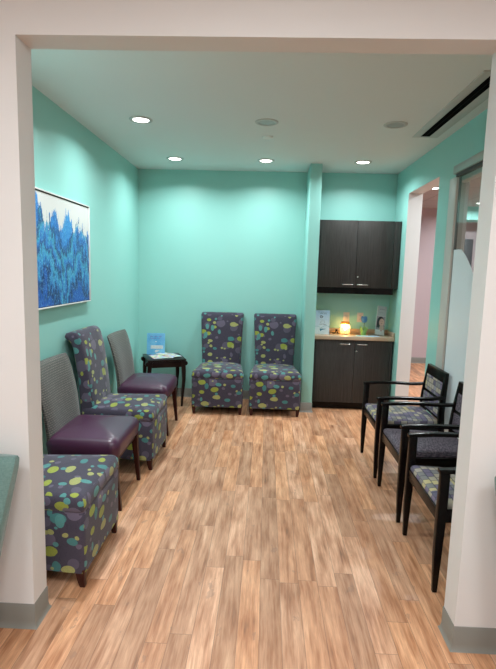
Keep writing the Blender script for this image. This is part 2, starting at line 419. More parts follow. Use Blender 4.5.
def tag(o, label, cat, group=None):
    o['label'] = label; o['category'] = cat
    if group: o['group'] = group
    return o
def thing(name, label, cat, loc=(0, 0, 0), rz=0, group=None):
    o = bpy.data.objects.new(name, None); COL.objects.link(o); o.empty_display_size = .1
    o.location = loc; o.rotation_euler = (0, 0, rz); return tag(o, label, cat, group)
def struct(name, bm, mat, **kw):
    o = finish(name, bm, mat, **kw); o['kind'] = 'structure'; return o
def dup(root, loc, rz, label, group=None):
    def cp(o, par):
        c = o.copy(); COL.objects.link(c)
        if par: c.parent = par
        for ch in [k for k in bpy.data.objects if k.parent == o]: cp(ch, c)
        return c
    r = cp(root, None); r.location = loc; r.rotation_euler = (0, 0, rz); r['label'] = label
    if group: r['group'] = group
    return r

# ------------------------------------------------------------------ dimensions
XL, XR, YB, ZC = -1.568, 1.489, 5.934, 2.754
JL, JR, YF, YF2, ZH = -.981, .852, 1.938, 2.062, 2.459
P1, P2, YP = .436, .560, 5.450
YO1, YO2, ZO = 5.42, 4.48, 2.46       # corridor opening in the right wall
YD1, YD2, ZD = 4.19, 2.90, 2.38       # sliding door opening
WT = .15
FX0, FX1, FY0 = -2.6, 2.6, -2.6       # room in front
BX1, BY1 = 5.2, 8.85                  # room beyond the right wall

# ------------------------------------------------------------------ shell
bm = newbm(); box(bm, -3, 5.4, -2.8, 9.1, -.06, 0); struct('floor', bm, FLOORM)
bm = newbm(); box(bm, -3, XR+WT*.5, -2.8, 6.05, ZC, ZC+.06); struct('ceiling', bm, CEIL)
bm = newbm(); box(bm, XR+WT*.5, 5.4, -2.8, 9.1, ZC, ZC+.06); box(bm, -.5, XR+WT*.5, 6.05, 9.1, ZC, ZC+.06); struct('ceiling_corridor', bm, TILEC)

def two_tone(bm, test):
    bm.normal_update(); bmesh.ops.recalc_face_normals(bm, faces=bm.faces)
    for f in bm.faces: f.material_index = 0 if test(f) else 1
bm = newbm(); box(bm, XL-.1, XL, YF2, YB+.1, 0, ZC); struct('wall_left', bm, TEAL)
bm = newbm(); box(bm, XL, XR+WT, YB, YB+.1, 0, ZC); two_tone(bm, lambda f: f.normal.y < 0)
struct('wall_back', bm, TEAL, mats=[TEAL, PINKW])
bm = newbm(); box(bm, P1, P2, YP, YB, 0, ZC); struct('wall_alcove_pier', bm, TEAL, bev=.003)
# right wall with two openings
bm = newbm()
box(bm, XR, XR+WT, YO1, YB, 0, ZC)
box(bm, XR, XR+WT, YD1, YO2, 0, ZC)
box(bm, XR, XR+WT, YF2, YD2, 0, ZC)
box(bm, XR, XR+WT, YO2, YO1, ZO, ZC)
box(bm, XR, XR+WT, YD2, YD1, ZD, ZC)
two_tone(bm, lambda f: f.normal.x < -.5)
struct('wall_right', bm, TEAL, mats=[TEAL, WHITEW])
# wall with the wide cased opening the photo is taken through
bm = newbm()
box(bm, FX0, JL, YF, YF2, 0, ZC); box(bm, JR, FX1, YF, YF2, 0, ZC); box(bm, JL, JR, YF, YF2, ZH, ZC)
struct('wall_front', bm, WHITEW)
bm = newbm(); box(bm, FX0-.1, FX0, FY0, YF2, 0, ZC); struct('wall_foyer_left', bm, WHITEW)
bm = newbm(); box(bm, FX1, FX1+.1, FY0, YF2, 0, ZC); struct('wall_foyer_right', bm, WHITEW)
bm = newbm(); box(bm, FX0-.1, FX1+.1, FY0-.1, FY0, 0, ZC); struct('wall_foyer_rear', bm, WHITEW)
bm = newbm(); box(bm, .6, BX1, BY1, BY1+.1, 0, 2.54 if False else ZC); struct('wall_corridor_end', bm, PINKW)
bm = newbm(); box(bm, BX1, BX1+.1, YF2-.1, BY1+.1, 0, ZC); struct('wall_corridor_side', bm, PINKW)
bm = newbm(); box(bm, FX1+.1, BX1, YF2-.1, YF2, 0, ZC); struct('wall_corridor_near', bm, PINKW)
bm = newbm(); box(bm, .5, .6, YB+.1, BY1+.1, 0, ZC); struct('wall_corridor_left', bm, PINKW)
# teal bulkhead band high on the corridor's far wall
bm = newbm(); box(bm, 3.25, BX1, BY1-.35, BY1, 2.54, ZC); struct('trim_corridor_bulkhead', bm, TEAL)

def basebd(name, runs, h=.108):
    """runs: polylines along the wall line, the room on the left-hand side of the direction of travel"""
    prof = [(0, 0), (.016, 0), (.0125, .004), (.008, .012), (.0045, .03), (.004, h-.003), (.0015, h), (0, h)]
    root = None
    for pts in runs:
        bm = newbm(); P = [Vector(p) for p in pts]; rings = []
        for i, p in enumerate(P):
            ns = []
            for a, b in ((i-1, i), (i, i+1)):
                if a >= 0 and b < len(P):
                    d = (P[b]-P[a]).normalized(); ns.append(Vector((-d.y, d.x)))
            m = ns[0] if len(ns) == 1 else (ns[0]+ns[1])/(1+ns[0].dot(ns[1]))
            rings.append([(p.x+m.x*d, p.y+m.y*d, z) for d, z in prof])
        loft(bm, rings); struct(name, bm, BASEG)
basebd('baseboard_left', [[(XL, YB), (XL, YF2)]])
basebd('baseboard_back', [[(P1, YB), (XL, YB)]])
basebd('baseboard_pier', [[(P2, 5.60), (P2, YP), (P1, YP), (P1, YB)]], .113)
basebd('baseboard_right', [[(XR, YO1), (XR, 5.60)], [(XR, YD1), (XR, YO2)], [(XR, YF2), (XR, YD2)]])
basebd('baseboard_front', [[(FX0, YF2), (JL, YF2), (JL, YF), (FX0, YF)], [(FX1, YF), (JR, YF), (JR, YF2), (FX1, YF2)]], .111)
basebd('baseboard_corridor', [[(BX1, YF2), (BX1, BY1), (.6, BY1)]], .105)

# ------------------------------------------------------------------ sliding glass door
bm = newbm()
box(bm, XR-.012, XR+.062, 4.035, YD1, 0, ZD); box(bm, XR-.001, XR+.062, 2.90, 4.035, 2.33, ZD)
struct('trim_door_jamb', bm, TRIMB, bev=.002)
d = bpy.data.objects.new('door_1', None); COL.objects.link(d); d.location = (XR, 3.45, 0); d['kind'] = 'structure'
def dloc(y): return y-3.45
bm = newbm(); box(bm, -.055, 0, dloc(2.7), dloc(4.01), 2.385, 2.447); finish('track_cover', bm, ALU, d, bev=.003)
bm = newbm(); box(bm, -.040, -.006, dloc(2.7), dloc(3.98), 2.360, 2.3855); finish('track_channel', bm, ALUD, d)
bm = newbm(); box(bm, -.028, -.018, dloc(2.80), dloc(3.93), .012, 2.37); finish('glass_pane', bm, GLASS, d)
bm = newbm(); box(bm, -.030, -.012, dloc(3.93), dloc(3.944), .012, 2.362); finish('edge_seal', bm, plain('grey_seal', (.16, .17, .165, 1), .5), d)
bm = newbm()
top = []
for i in range(25):
    y = 3.928-(3.928-2.82)*i/24; u = max(0, (3.80-y)/(3.80-2.82))
    top.append((dloc(y), 1.80-.62*(1-math.cos(min(1, u*1.3)*PI/2))**.75-.12*u))
prof = [(dloc(2.82), .014), (dloc(3.928), .014)] + top
prism(bm, prof, -.0305, -.0285); finish('frosted_film', bm, FILM, d)

# far door in the corridor seen through the glass
bm = newbm(); box(bm, 3.44, 3.60, BY1-.03, BY1, 0, 2.24); struct('door_2', bm, plain('corridor_door_grey', (.10, .10, .11, 1), .5), bev=.004)

# ------------------------------------------------------------------ ceiling fittings
def lamp_data(name, e, cone=150, c=(.89, .985, 1)):
    L = bpy.data.lights.new(name, 'AREA'); L.shape = 'DISK'; L.size = .12; L.energy = e; L.spread = R(cone); L.color = c
    return L
def downlight(x, y, label, e, group, lit=True, cone=150, c=(.89, .985, 1)):
    t = thing('recessed_downlight', label, 'ceiling light', (x, y, ZC), 0, group)
    bm = newbm(); lathe(bm, [(.092, 0), (.092, -.003), (.088, -.007), (.070, -.009), (.064, -.006), (.062, 0)], n=40); finish('trim_ring', bm, TRIMW, t)
    bm = newbm(); lathe(bm, [(.063, -.0005), (.063, -.003), (.04, -.0045), (.001, -.005)], n=40, cap=True)
    finish('lens', bm, LENS if lit else DULL, t)
    if lit:
        L = bpy.data.objects.new('bulb', lamp_data('bulb', e, cone, c)); COL.objects.link(L); L.parent = t; L.location = (0, 0, -.012)
    return t
EW = 11
G1 = 'lit recessed downlights in the waiting room ceiling'
downlight(-1.033, 3.995, 'lit recessed downlight nearest the left wall painting, closest to the opening', EW, G1)
downlight(-1.017, 5.345, 'lit recessed downlight in the back left corner of the ceiling', EW, G1)
downlight(-.048, 5.355, 'lit recessed downlight above the two chairs at the back wall', EW, G1)
downlight(.969, 5.337, 'lit recessed downlight over the dark cabinets alcove', EW, G1)
downlight(-1.033, 2.65, 'lit recessed downlight just inside the opening, hidden above the header', 20, G1)
G2 = 'unlit round ceiling fixtures'
downlight(-.040, 4.005, 'unlit round ceiling fixture in the middle of the ceiling', 0, G2, False)
downlight(.964, 4.014, 'unlit round ceiling fixture beside the black slot vent', 0, G2, False)
bm = newbm(); lathe(bm, [(.048, 0), (.048, -.006), (.04, -.011), (.001, -.012)], n=28, cap=True)
o = finish('sprinkler_cover', bm, WHT); o.location = (-.030, 4.436, ZC); tag(o, 'small white round cover plate on the ceiling between the middle fixtures', 'ceiling cap')
v = thing('slot_vent', 'long narrow black slot air vent with pale frame in the ceiling', 'vent', (1.295, 3.66, ZC))
bm = newbm()
box(bm, -.105, -.045, -.69, .69, -.006, 0); box(bm, .030, .105, -.69, .69, -.006, 0); box(bm, -.045, .030, -.69, -.655, -.006, 0); box(bm, -.045, .030, .655, .69, -.006, 0)
finish('frame', bm, TRIMW, v, bev=.001)
bm = newbm(); box(bm, -.045, .030, -.655, .655, -.0052, 0); finish('slot', bm, BLK, v)  # ceiling is uncut: flat black plate stands in for the dark of the recess
bm = newbm(); box(bm, -.009, -.006, -.655, .655, -.0062, -.0052); finish('slot_divider', bm, plain('dark_grey_metal', (.02, .02, .02, 1), .7, spec=.1), v)
# room in front and corridor lights
G3 = 'flat panel lights in the foyer ceiling'
for x, y, pe, wh in [(0, .55, 15, 'closest to the wide opening'), (-1.25, .0, 20, 'above the left sage chair side'), (1.25, .0, 20, 'above the right sage chair side'), (0, -1.5, 24, 'at the rear, behind the camera')]:
    t = thing('panel_light', 'square flat panel light in the foyer ceiling '+wh, 'ceiling light', (x, y, ZC), 0, G3)
    bm = newbm()
    for a in ((-.31, .31, -.31, -.29), (-.31, .31, .29, .31), (-.31, -.29, -.29, .29), (.29, .31, -.29, .29)): box(bm, *a, -.012, 0)
    finish('frame', bm, TRIMW, t)
    bm = newbm(); box(bm, -.29, .29, -.29, .29, -.006, 0); finish('diffuser', bm, LENS, t)
    L = bpy.data.lights.new('panel_lamp', 'AREA'); L.shape = 'SQUARE'; L.size = .56; L.energy = pe; L.color = (.86, .965, 1)
    L = bpy.data.objects.new('panel_lamp', L); COL.objects.link(L); L.parent = t; L.location = (0, 0, -.014)
G4 = 'corridor downlights'
downlight(2.197, 6.80, 'lit recessed downlight seen through the doorway opening', 40, G4, True, 165)
downlight(3.36, 8.07, 'lit recessed downlight seen through the sliding glass door', 12, G4, True, 165)
downlight(3.2, 4.6, 'unseen added downlight in the corridor behind the glass door', 60, G4, True, 165)  # added out of view, lights the frosted film from behind
downlight(2.2, 4.9, 'unseen downlight in the corridor near the opening', 14, G4, True, 165)  # unseen lamp, brightens the corridor by the opening

# ------------------------------------------------------------------ painting
p = thing('painting', 'blue abstract mountain-like painting in thin white frame on left wall', 'painting', (XL, 3.615, 1.697))
PW, PH = .585, .404
bm = newbm(); box(bm, .004, .030, -PW+.012, PW-.012, -PH+.012, PH-.012); finish('canvas', bm, ART, p)
bm = newbm()
for a in ((-PW, PW, -PH, -PH+.010), (-PW, PW, PH-.010, PH), (-PW, -PW+.010, -PH+.01, PH-.01), (PW-.010, PW, -PH+.01, PH-.01)): box(bm, 0, .040, *a)
finish('frame', bm, plain('white_frame', (.74, .74, .72, 1), .4), p, bev=.001)
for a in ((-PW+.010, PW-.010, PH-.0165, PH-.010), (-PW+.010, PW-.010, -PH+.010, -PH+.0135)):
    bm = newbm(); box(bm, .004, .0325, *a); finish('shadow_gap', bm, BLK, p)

# ------------------------------------------------------------------ cabinets (local origin at front centre)
def pull(parent, x, y, z, w=.062):
    bm = newbm(); pts = [(x-w, y, z), (x-w*.9, y-.014, z), (x-w*.5, y-.024, z), (x, y-.027, z), (x+w*.5, y-.024, z), (x+w*.9, y-.014, z), (x+w, y, z)]
    tube(bm, crom(pts, 4), .0042, 10); finish('handle', bm, NICK, parent)
def lock(parent, x, y, z):
    bm = newbm(); rings = []
    for r, yy in ((.009, y), (.009, y-.004), (.007, y-.006), (.001, y-.006)): rings.append([(x+r*math.cos(2*PI*k/16), yy, z+r*math.sin(2*PI*k/16)) for k in range(16)])
    loft(bm, rings); finish('lock', bm, NICK, parent)
CF = 5.612
u = thing('wall_cabinet', 'upper charcoal woodgrain two-door wall cabinet hung over the counter', 'cabinet', (0, CF, 1.43))
bm = newbm(); box(bm, P2+.004, XR-.004, 0, YB-CF-.012, 0, .752); finish('body', bm, CABW, u)
bm = newbm(); box(bm, P2+.006, 1.40+.045, .016, YB-CF-.012, -.070, 0); finish('light_rail', bm, BLKW, u)
for (a, b, hx) in ((.592, 1.000, .918), (1.004, 1.408, 1.085)):
    bm = newbm(); box(bm, a, b, -.019, -.001, .003, .749); dr = finish('door', bm, CABW, u, bev=.0012)
    pull(dr, hx, -.019, .037)
    if a > .9: lock(dr, 1.028, -.019, .125)
bm = newbm(); box(bm, 1.412, XR-.004, -.017, 0, .003, .749); finish('filler_strip', bm, CABW, u, bev=.001)
bm = newbm(); box(bm, P2+.005, .589, -.014, 0, .003, .749); finish('filler_strip', bm, CABW, u, bev=.001)
b_ = thing('base_cabinet', 'lower charcoal woodgrain two-door base cabinet under the tan counter', 'cabinet', (0, CF, 0))
bm = newbm(); box(bm, P2+.006, XR-.018, 0, YB-CF-.012, .085, .832); finish('body', bm, CABW, b_)
bm = newbm(); box(bm, P2+.018, XR-.02, .045, YB-CF-.02, 0, .085); finish('toe_kick', bm, BLKW, b_)
for (a, b, hx) in ((.592, 1.036, .925), (1.040, 1.440, 1.125)):
    bm = newbm(); box(bm, a, b, -.019, -.001, .090, .822); dr = finish('door', bm, CABW, b_, bev=.0012)
    pull(dr, hx, -.019, .784)
    if a > .9: lock(dr, 1.062, -.019, .700)
bm = newbm(); box(bm, 1.443, XR-.018, -.017, 0, .090, .822); finish('filler_strip', bm, CABW, b_, bev=.001)
c_ = thing('countertop', 'tan laminate countertop with low backsplash over the base cabinet', 'countertop', (0, CF-.04, .832))
bm = newbm(); box(bm, P2+.002, XR-.002, 0, YB-CF+.04, 0, .042); finish('worktop', bm, LAM, c_, bev=.004)
bm = newbm(); box(bm, P2+.002, XR-.002, YB-CF+.02, YB-CF+.04, .042, .095); finish('backsplash', bm, LAM, c_, bev=.002)
bm = newbm(); box(bm, XR-.022, XR-.002, .015, YB-CF+.02, .042, .095); finish('side_splash', bm, LAM, c_, bev=.002)
CT = .8745

# outlets
def outlet(x, z, label, double):
    t = thing('wall_outlet', label, 'outlet', (x, YB, z), 0, 'outlet plates above the counter')
    bm = newbm(); box(bm, -.037, .037, -.006, 0, -.057, .057); finish('cover_plate', bm, IVORY, t, bev=.003)
    if double:
        for dz in (-.022, .022):
            bm = newbm(); box(bm, -.017, .017, -.009, -.006, dz-.014, dz+.014); r_ = finish('receptacle', bm, IVORY, t, bev=.002)
            bm = newbm()
            for dx in (-.007, .007): box(bm, dx-.0015, dx+.0015, -.0095, -.009, dz-.004, dz+.006)
            finish('socket_slots', bm, P_INK, r_)
    else:
        bm = newbm(); box(bm, -.017, .017, -.0085, -.006, -.034, .034); r_ = finish('receptacle', bm, IVORY, t, bev=.002)
        bm = newbm(); box(bm, -.015, .015, -.009, -.0085, .018, .021); box(bm, -.015, -.012, -.009, -.0085, -.03, .018); box(bm, .012, .015, -.009, -.0085, -.03, .018); finish('socket_slots', bm, P_GREY, r_)
    return t
outlet(.980, 1.066, 'pale rectangular outlet plate right above the glowing jar', False)
outlet(1.147, 1.066, 'pale duplex outlet plate behind the blue tulip flower', True)

# ------------------------------------------------------------------ things on the counter
def strokes(bm, x0, x1, z, h, y, seed=0, gap=.3, t=.0006):
    rn = random.Random(seed); x = x0
    while x < x1:
        w = h*rn.uniform(.35, .8); k = rn.random()
        if k > .18:
            box(bm, x, min(x+w*.30, x1), y-t, y, z, z+h*rn.uniform(.7, 1.1)); 
            box(bm, x, min(x+w, x1), y-t, y, z+h*rn.choice((0, .4, .75)), z+h*rn.choice((0, .4, .75))+h*.22) if False else box(bm, x+w*.3, min(x+w, x1+w*.3), y-t, y, z+h*.38, z+h*.60)
        x += w+h*gap*rn.uniform(.6, 1.2)
s = thing('sign_holder', 'upright acrylic holder with pale blue and white notice at left end of counter', 'sign', (.668, 5.712, CT), R(-3))
tilt = bpy.data.objects.new('notice_sheet', None)
bpy.data.objects.remove(tilt)
def leaned(o, a): o.rotation_euler = (-a, 0, 0); return o
bm = newbm(); box(bm, -.086, .086, -.0015, .0015, 0, .282); sh = leaned(finish('sheet', bm, P_CLOUD, s), R(7))
for z, a, b, h, sd in ((.252, -.045, .05, .012, 1), (.236, -.03, .05, .011, 2), (.163, -.025, .03, .007, 4), (.110, -.035, .045, .010, 5)):
    bm = newbm(); strokes(bm, a, b, z, h, -.0015, sd, .12); finish('text_line', bm, P_INK, sh)
bm = newbm()
def disc_xz(bm, cx, cz, rx, rz, y0, y1, n=24, hole=0):
    if hole:
        A = [[(cx+rx*k*math.cos(2*PI*i/n), y, cz+rz*k*math.sin(2*PI*i/n)) for i in range(n)] for k, y in ((hole, y1), (hole, y0), (1, y0), (1, y1))]
        rs = [[bm.verts.new(p) for p in r] for r in A]
        for a, b in zip(rs, rs[1:]+rs[:1]):
            for i in range(n): bm.faces.new((a[i], a[(i+1) % n], b[(i+1) % n], b[i]))
    else:
        loft(bm, [[(cx+rx*math.cos(2*PI*i/n), y, cz+rz*math.sin(2*PI*i/n)) for i in range(n)] for y in (y0, y1)])
disc_xz(bm, -.012, .205, .017, .017, -.0022, -.0015, hole=.62); box(bm, -.020, .012, -.0022, -.0015, .203, .207)
finish('round_emblem', bm, P_INK, sh)
bm = newbm(); disc_xz(bm, .004, .140, .026, .014, -.0022, -.0015, hole=.9); finish('oval_outline', bm, P_INK, sh)
bm = newbm(); prism(bm, [(0, 0), (.001, 0), (.001, .001)], 0, 0.001); bm.clear()
loft(bm, [[(-.028, y, .060), (-.018, y, .032), (.0, y, .050), (.040, y, .060), (.040, y, .064), (-.028, y, .066)] for y in (-.0022, -.0015)])
finish('teal_logo_mark', bm, P_TEALB, sh)
bm = newbm()
wv = [(-.085+.17*i/12, .085+.010*math.sin(i*.9)+.02*(i/12)**2) for i in range(13)]
loft(bm, [[(x, y, z) for x, z in wv]+[(x, y, z-.004) for x, z in wv[::-1]] for y in (-.0022, -.0015)])
finish('wave_line', bm, plain('pale_teal_ink', (.25, .5, .58, 1), .4), sh)
bm = newbm(); box(bm, -.088, .088, -.0045, -.0025, 0, .285); leaned(finish('front_panel', bm, ACRYL, s), R(7))
bm = newbm(); box(bm, -.094, .094, -.03, .06, 0, .003); finish('base', bm, ACRYL, s)

j = thing('jar_wax_warmer', 'glowing yellow glass jar wax warmer with orange top dish', 'wax warmer', (.945, 5.76, CT))
bm = newbm(); lathe(bm, [(.001, .004), (.042, .004), (.055, .010), (.058, .03), (.058, .098), (.054, .112), (.044, .120), (.044, .124), (.0405, .124), (.0405, .118), (.050, .108), (.054, .097), (.054, .03), (.050, .013), (.001, .008)], n=40); finish('jar', bm, JARG, j)
bm = newbm(); lathe(bm, [(.001, .120), (.035, .122), (.050, .128), (.052, .146), (.049, .149), (.044, .143), (.03, .137), (.001, .136)], n=40); finish('wax_dish', bm, ORNG, j)
bm = newbm(); lathe(bm, [(.001, .045), (.010, .050), (.014, .062), (.012, .076), (.001, .085)], n=20); finish('bulb', bm, GLOW, j)
bm = newbm(); lathe(bm, [(.001, .0), (.040, 0), (.040, .006), (.001, .006)], n=24, cap=False); finish('base', bm, BLK, j)
Lp = bpy.data.lights.new('warmer_glow', 'POINT'); Lp.energy = 1.8; Lp.color = (1, .62, .25); Lp.shadow_soft_size = .012
Lo = bpy.data.objects.new('warmer_glow', Lp); COL.objects.link(Lo); Lo.parent = j; Lo.location = (0, -.01, .100)
bm = newbm()
tube(bm, crom([(.805, 5.80, CT+.006), (.83, 5.77, CT+.012), (.845, 5.775, CT+.045), (.862, 5.78, CT+.012), (.875, 5.80, CT+.006), (.862, 5.84, CT+.005)], 6), .0045, 8)
box(bm, .836, .856, 5.765, 5.785, CT+.034, CT+.056)
o = finish('power_cord', bm, BLK); tag(o, 'short black power cord lump on the counter left of the glowing jar', 'cord')

tp = thing('tulip_vase', 'blue plastic tulip in a lime green petal-edged pot on the counter', 'flower pot', (1.158, 5.735, CT))
def lobed(bm, r0, prof, lobes, n=40, depth=.4):
    rings = []
    for r, z, k in prof:
        rings.append([((r*(1+.0*k))*math.cos(2*PI*i/n), r*math.sin(2*PI*i/n), z+k*(.5+.5*math.cos(lobes*2*PI*i/n))) for i in range(n)])
    rs = [[bm.verts.new(p) for p in r] for r in rings]
    for a, b in zip(rs, rs[1:]):
        for i in range(n): bm.faces.new((a[i], a[(i+1) % n], b[(i+1) % n], b[i]))
    bm.faces.new(rs[0][::-1])
bm = newbm(); lobed(bm, 0, [(.028, 0, 0), (.031, .02, 0), (.034, .045, .02), (.045, .060, .045), (.043, .060, .045), (.032, .045, .02), (.028, .02, 0), (.01, .012, 0)], 5); finish('pot', bm, LIMEG, tp)
bm = newbm(); tube(bm, [(0, 0, .012), (.001, 0, .08), (.004, 0, .15)], .0028, 8); finish('stem', bm, plain('dark_green_stem', (.05, .13, .06, 1), .5), tp)
bm = newbm(); lobed(bm, 0, [(.008, .148, 0), (.026, .155, 0), (.036, .175, 0), (.037, .195, .01), (.033, .208, .018), (.030, .207, .018), (.033, .193, .01), (.030, .175, 0), (.01, .16, 0)], 6); finish('petals', bm, BLUEP, tp)

h = thing('brochure_holder', 'tall narrow holder with a brochure showing a smiling face beside right wall', 'brochure holder', (1.345, 5.745, CT), R(10))
bm = newbm(); box(bm, -.057, .057, -.002, .002, 0, .342); ln = leaned(finish('brochure', bm, P_WHITE, h), R(9)); ln.rotation_euler = (-R(9), R(7), 0); ln.location.z = .0075
bm = newbm(); box(bm, -.054, .054, -.003, -.002, .225, .342); finish('grey_header', bm, P_GREY, ln)
bm = newbm(); box(bm, -.054, .054, -.003, -.002, .062, .222); ph = finish('portrait_photo', bm, P_PHOTO, ln)
bm = newbm(); disc_xz(bm, -.002, .158, .044, .060, -.0036, -.003); box(bm, -.046, -.012, -.0036, -.003, .085, .16); finish('printed_hair', bm, P_HAIR, ph)
bm = newbm(); disc_xz(bm, .012, .150, .031, .046, -.0042, -.0036); loft(bm, [[(-.01, y, .063), (.05, y, .063), (.04, y, .105), (.012, y, .125), (-.004, y, .11)] for y in (-.0042, -.0036)]); fc = finish('printed_face', bm, P_SKIN, ph)
bm = newbm()
for ex in (.002, .022): disc_xz(bm, ex, .163, .0045, .0022, -.0046, -.0042)
loft(bm, [[(.002, y, .141), (.012, y, .134), (.022, y, .141), (.012, y, .139)] for y in (-.0046, -.0042)])
finish('printed_features', bm, P_HAIR, fc)
bm = newbm(); disc_xz(bm, .016, .052, .009, .006, -.0034, -.002); finish('red_mark', bm, P_RED, ln)
for q in ((-.03, .035, .300, .010, -.003, 9, .1), (-.03, .02, .262, .006, -.003, 10, .1)):
    bm = newbm(); strokes(bm, *q); finish('text_line', bm, P_INK, ln)
bm = newbm(); box(bm, -.058, .058, -.012, -.010, 0, .12); box(bm, -.058, -.055, -.012, .02, 0, .12); box(bm, .055, .058, -.012, .02, 0, .12); box(bm, -.058, .058, -.012, .05, 0, .003); leaned(finish('acrylic_pocket', bm, ACRYL, h), R(0))

def leaflet(x, y, rz, w, l, m, label, z):
    bm = newbm(); box(bm, -w/2, w/2, -l/2, l/2, 0, .0015); o = finish('leaflet', bm, m); o.location = (x, y, z); o.rotation_euler = (0, 0, rz)
    tag(o, label, 'leaflet', 'leaflets lying on the counter')
leaflet(1.155, 5.655, R(82), .10, .20, P_MINT, 'pale aqua leaflet lying flat on the counter in front of the tulip', CT+.0002)
leaflet(1.235, 5.648, R(96), .09, .18, P_CLOUD, 'pale blue leaflet partly over the aqua leaflet towards the brochure holder', CT+.0020)

# ------------------------------------------------------------------ upholstered slipper chair with pebble print
def trap(fh, bh, y0, y1, r):
    def f(i):
        return roundpoly([(-fh+i, y0+i), (fh-i, y0+i), (bh-i, y1-i), (-bh+i, y1-i)], max(.006, r-i*.4), 5)
    return f
def make_slipper(label, group):
    t = thing('slipper_chair', label, 'chair', (0, 0, 0), 0, group)
    bm = newbm()
    slab(bm, trap(.291, .238, -.353, .235, .028),
         [(.082, .010), (.085, .004), (.16, .003), (.30, .003), (.392, .003), (.398, .007), (.404, .007), (.410, .001), (.44, -.001), (.462, .003), (.476, .011), (.484, .022)], .024, (0, -.04), 2.5)
    finish('seat', bm, PEB, t, smooth=60)
    front = [(.135, .46), (.150, .60), (.168, .74), (.188, .87), (.208, .97), (.232, 1.045), (.262, 1.078), (.300, 1.086)]
    rear = [(.340, 1.074), (.352, 1.045), (.335, 1.020), (.310, 1.000), (.292, .96), (.278, .87), (.262, .74), (.252, .60), (.248, .40), (.240, .20), (.238, .09)]
    prof = crom(front, 4)[:-1] + crom(rear, 3) + [(.19, .09), (.135, .30)]
    def tp(x, y, z): return (x*(1+.13*max(0, min(1, (z-.45)/.6))), y, z)
    bm = newbm(); hw = .226
    xs = [(-1, .020), (-.975, .008), (-.93, .001), (-.5, 0), (0, 0), (.5, 0), (.93, .001), (.975, .008), (1, .020)]
    n = len(prof); cyz = [Vector((sum(p[0] for p in prof)/n, sum(p[1] for p in prof)/n))]
    # shrink profile along its normals near the ends for soft edges
    nor = []
    for i in range(n):
        a = Vector(prof[i-1]); b = Vector(prof[(i+1) % n]); d2 = (b-a).normalized(); nor.append(Vector((d2.y, -d2.x)))
    area = sum(prof[i-1][0]*prof[i][1]-prof[i][0]*prof[i-1][1] for i in range(n))
    sg = -1 if area > 0 else 1
    rings = []
    for k, ins in xs:
        rings.append([tp(k*hw, prof[i][0]+nor[i].x*ins*sg, prof[i][1]+nor[i].y*ins*sg) for i in range(n)])
    loft(bm, rings); finish('backrest', bm, PEB, t, smooth=70)
    for sx, sy in ((-.258, -.323), (.258, -.323), (-.200, .205), (.200, .205)):
        bm = newbm(); loft(bm, [sq(sx*.985+(.006 if sx < 0 else -.006)*0, sy-(.006 if sy < 0 else -.006), 0, .013), sq(sx, sy, .045, .018), sq(sx, sy, .10, .024)])
        finish('leg', bm, MAHO, t, bev=.002)
    return t
GS = 'pebble print slipper chairs'
sl = make_slipper('purple pebble-print slipper chair against the back wall, beside the small side table', GS)
sl.location = (-.514, 5.572, 0); sl.rotation_euler = (0, 0, R(1))
dup(sl, (.122, 5.577, 0), R(1), 'purple pebble-print slipper chair against the back wall, beside the alcove pier')
dup(sl, (-1.205, 3.93, 0), R(90), 'purple pebble-print slipper chair on left wall, between the two plum leather seats')
dup(sl, (-1.203, 2.485, 0), R(90), 'purple pebble-print slipper chair nearest the camera, half hidden by the left opening')

# ------------------------------------------------------------------ plum leather side chair
def make_side(label, group):
    t = thing('leather_side_chair', label, 'chair', (0, 0, 0), 0, group)
    bm = newbm()
    slab(bm, trap(.282, .268, -.27, .22, .06), [(.368, .020), (.371, .006), (.398, .0), (.435, -.004), (.464, .0), (.482, .012), (.493, .030), (.500, .05)], .034, (0, -.03), 2.2)
    finish('seat', bm, LEA, t, smooth=60)
    bm = newbm()
    # curved backrest: rings up the height
    rows = []
    for z, yc, hw, th in ((.345, .215, .205, .030), (.40, .212, .208, .034), (.50, .215, .214, .036), (.62, .228, .221, .034), (.74, .250, .228, .031), (.85, .278, .233, .028), (.920, .302, .235, .024), (.945, .312, .232, .017), (.952, .315, .228, .008)):
        ring = []; m = 12
        for side in (-1, 1):
            for k in range(m+1):
                u = (k/m*2-1)*(-side); e = abs(u)**6
                x = u*hw*1.22; y = yc + side*th*(1-e*.75) - .022*u*u
                ring.append((x, y, z))
        rows.append(ring)
    loft(bm, rows); finish('backrest', bm, WOV, t, smooth=60)
    for sx in (-1, 1):
        bm = newbm(); loft(bm, [sq(sx*.238, -.268, 0, .013), sq(sx*.243, -.256, .12, .016), sq(sx*.246, -.243, .25, .020), sq(sx*.246, -.236, .37, .024)]); finish('leg', bm, MAHO, t, bev=.002)
        bm = newbm(); loft(bm, [sq(sx*.175, .285, 0, .013), sq(sx*.175, .250, .14, .016), sq(sx*.178, .215, .28, .019), sq(sx*.18, .195, .37, .021)]); finish('leg', bm, MAHO, t, bev=.002)
    bm = newbm(); box(bm, -.235, .235, -.245, .19, .330, .362); finish('seat_frame', bm, MAHO, t, bev=.003)
    return t
GL = 'plum leather side chairs along the left wall'
pc = make_side('plum leather side chair with grey woven back, nearest the camera, under the painting', GL)
pc.location = (-1.19, 3.245, 0); pc.rotation_euler = (0, 0, R(90))
dup(pc, (-1.175, 4.72, 0), R(90), 'plum leather side chair with grey woven back, beside the small side table')

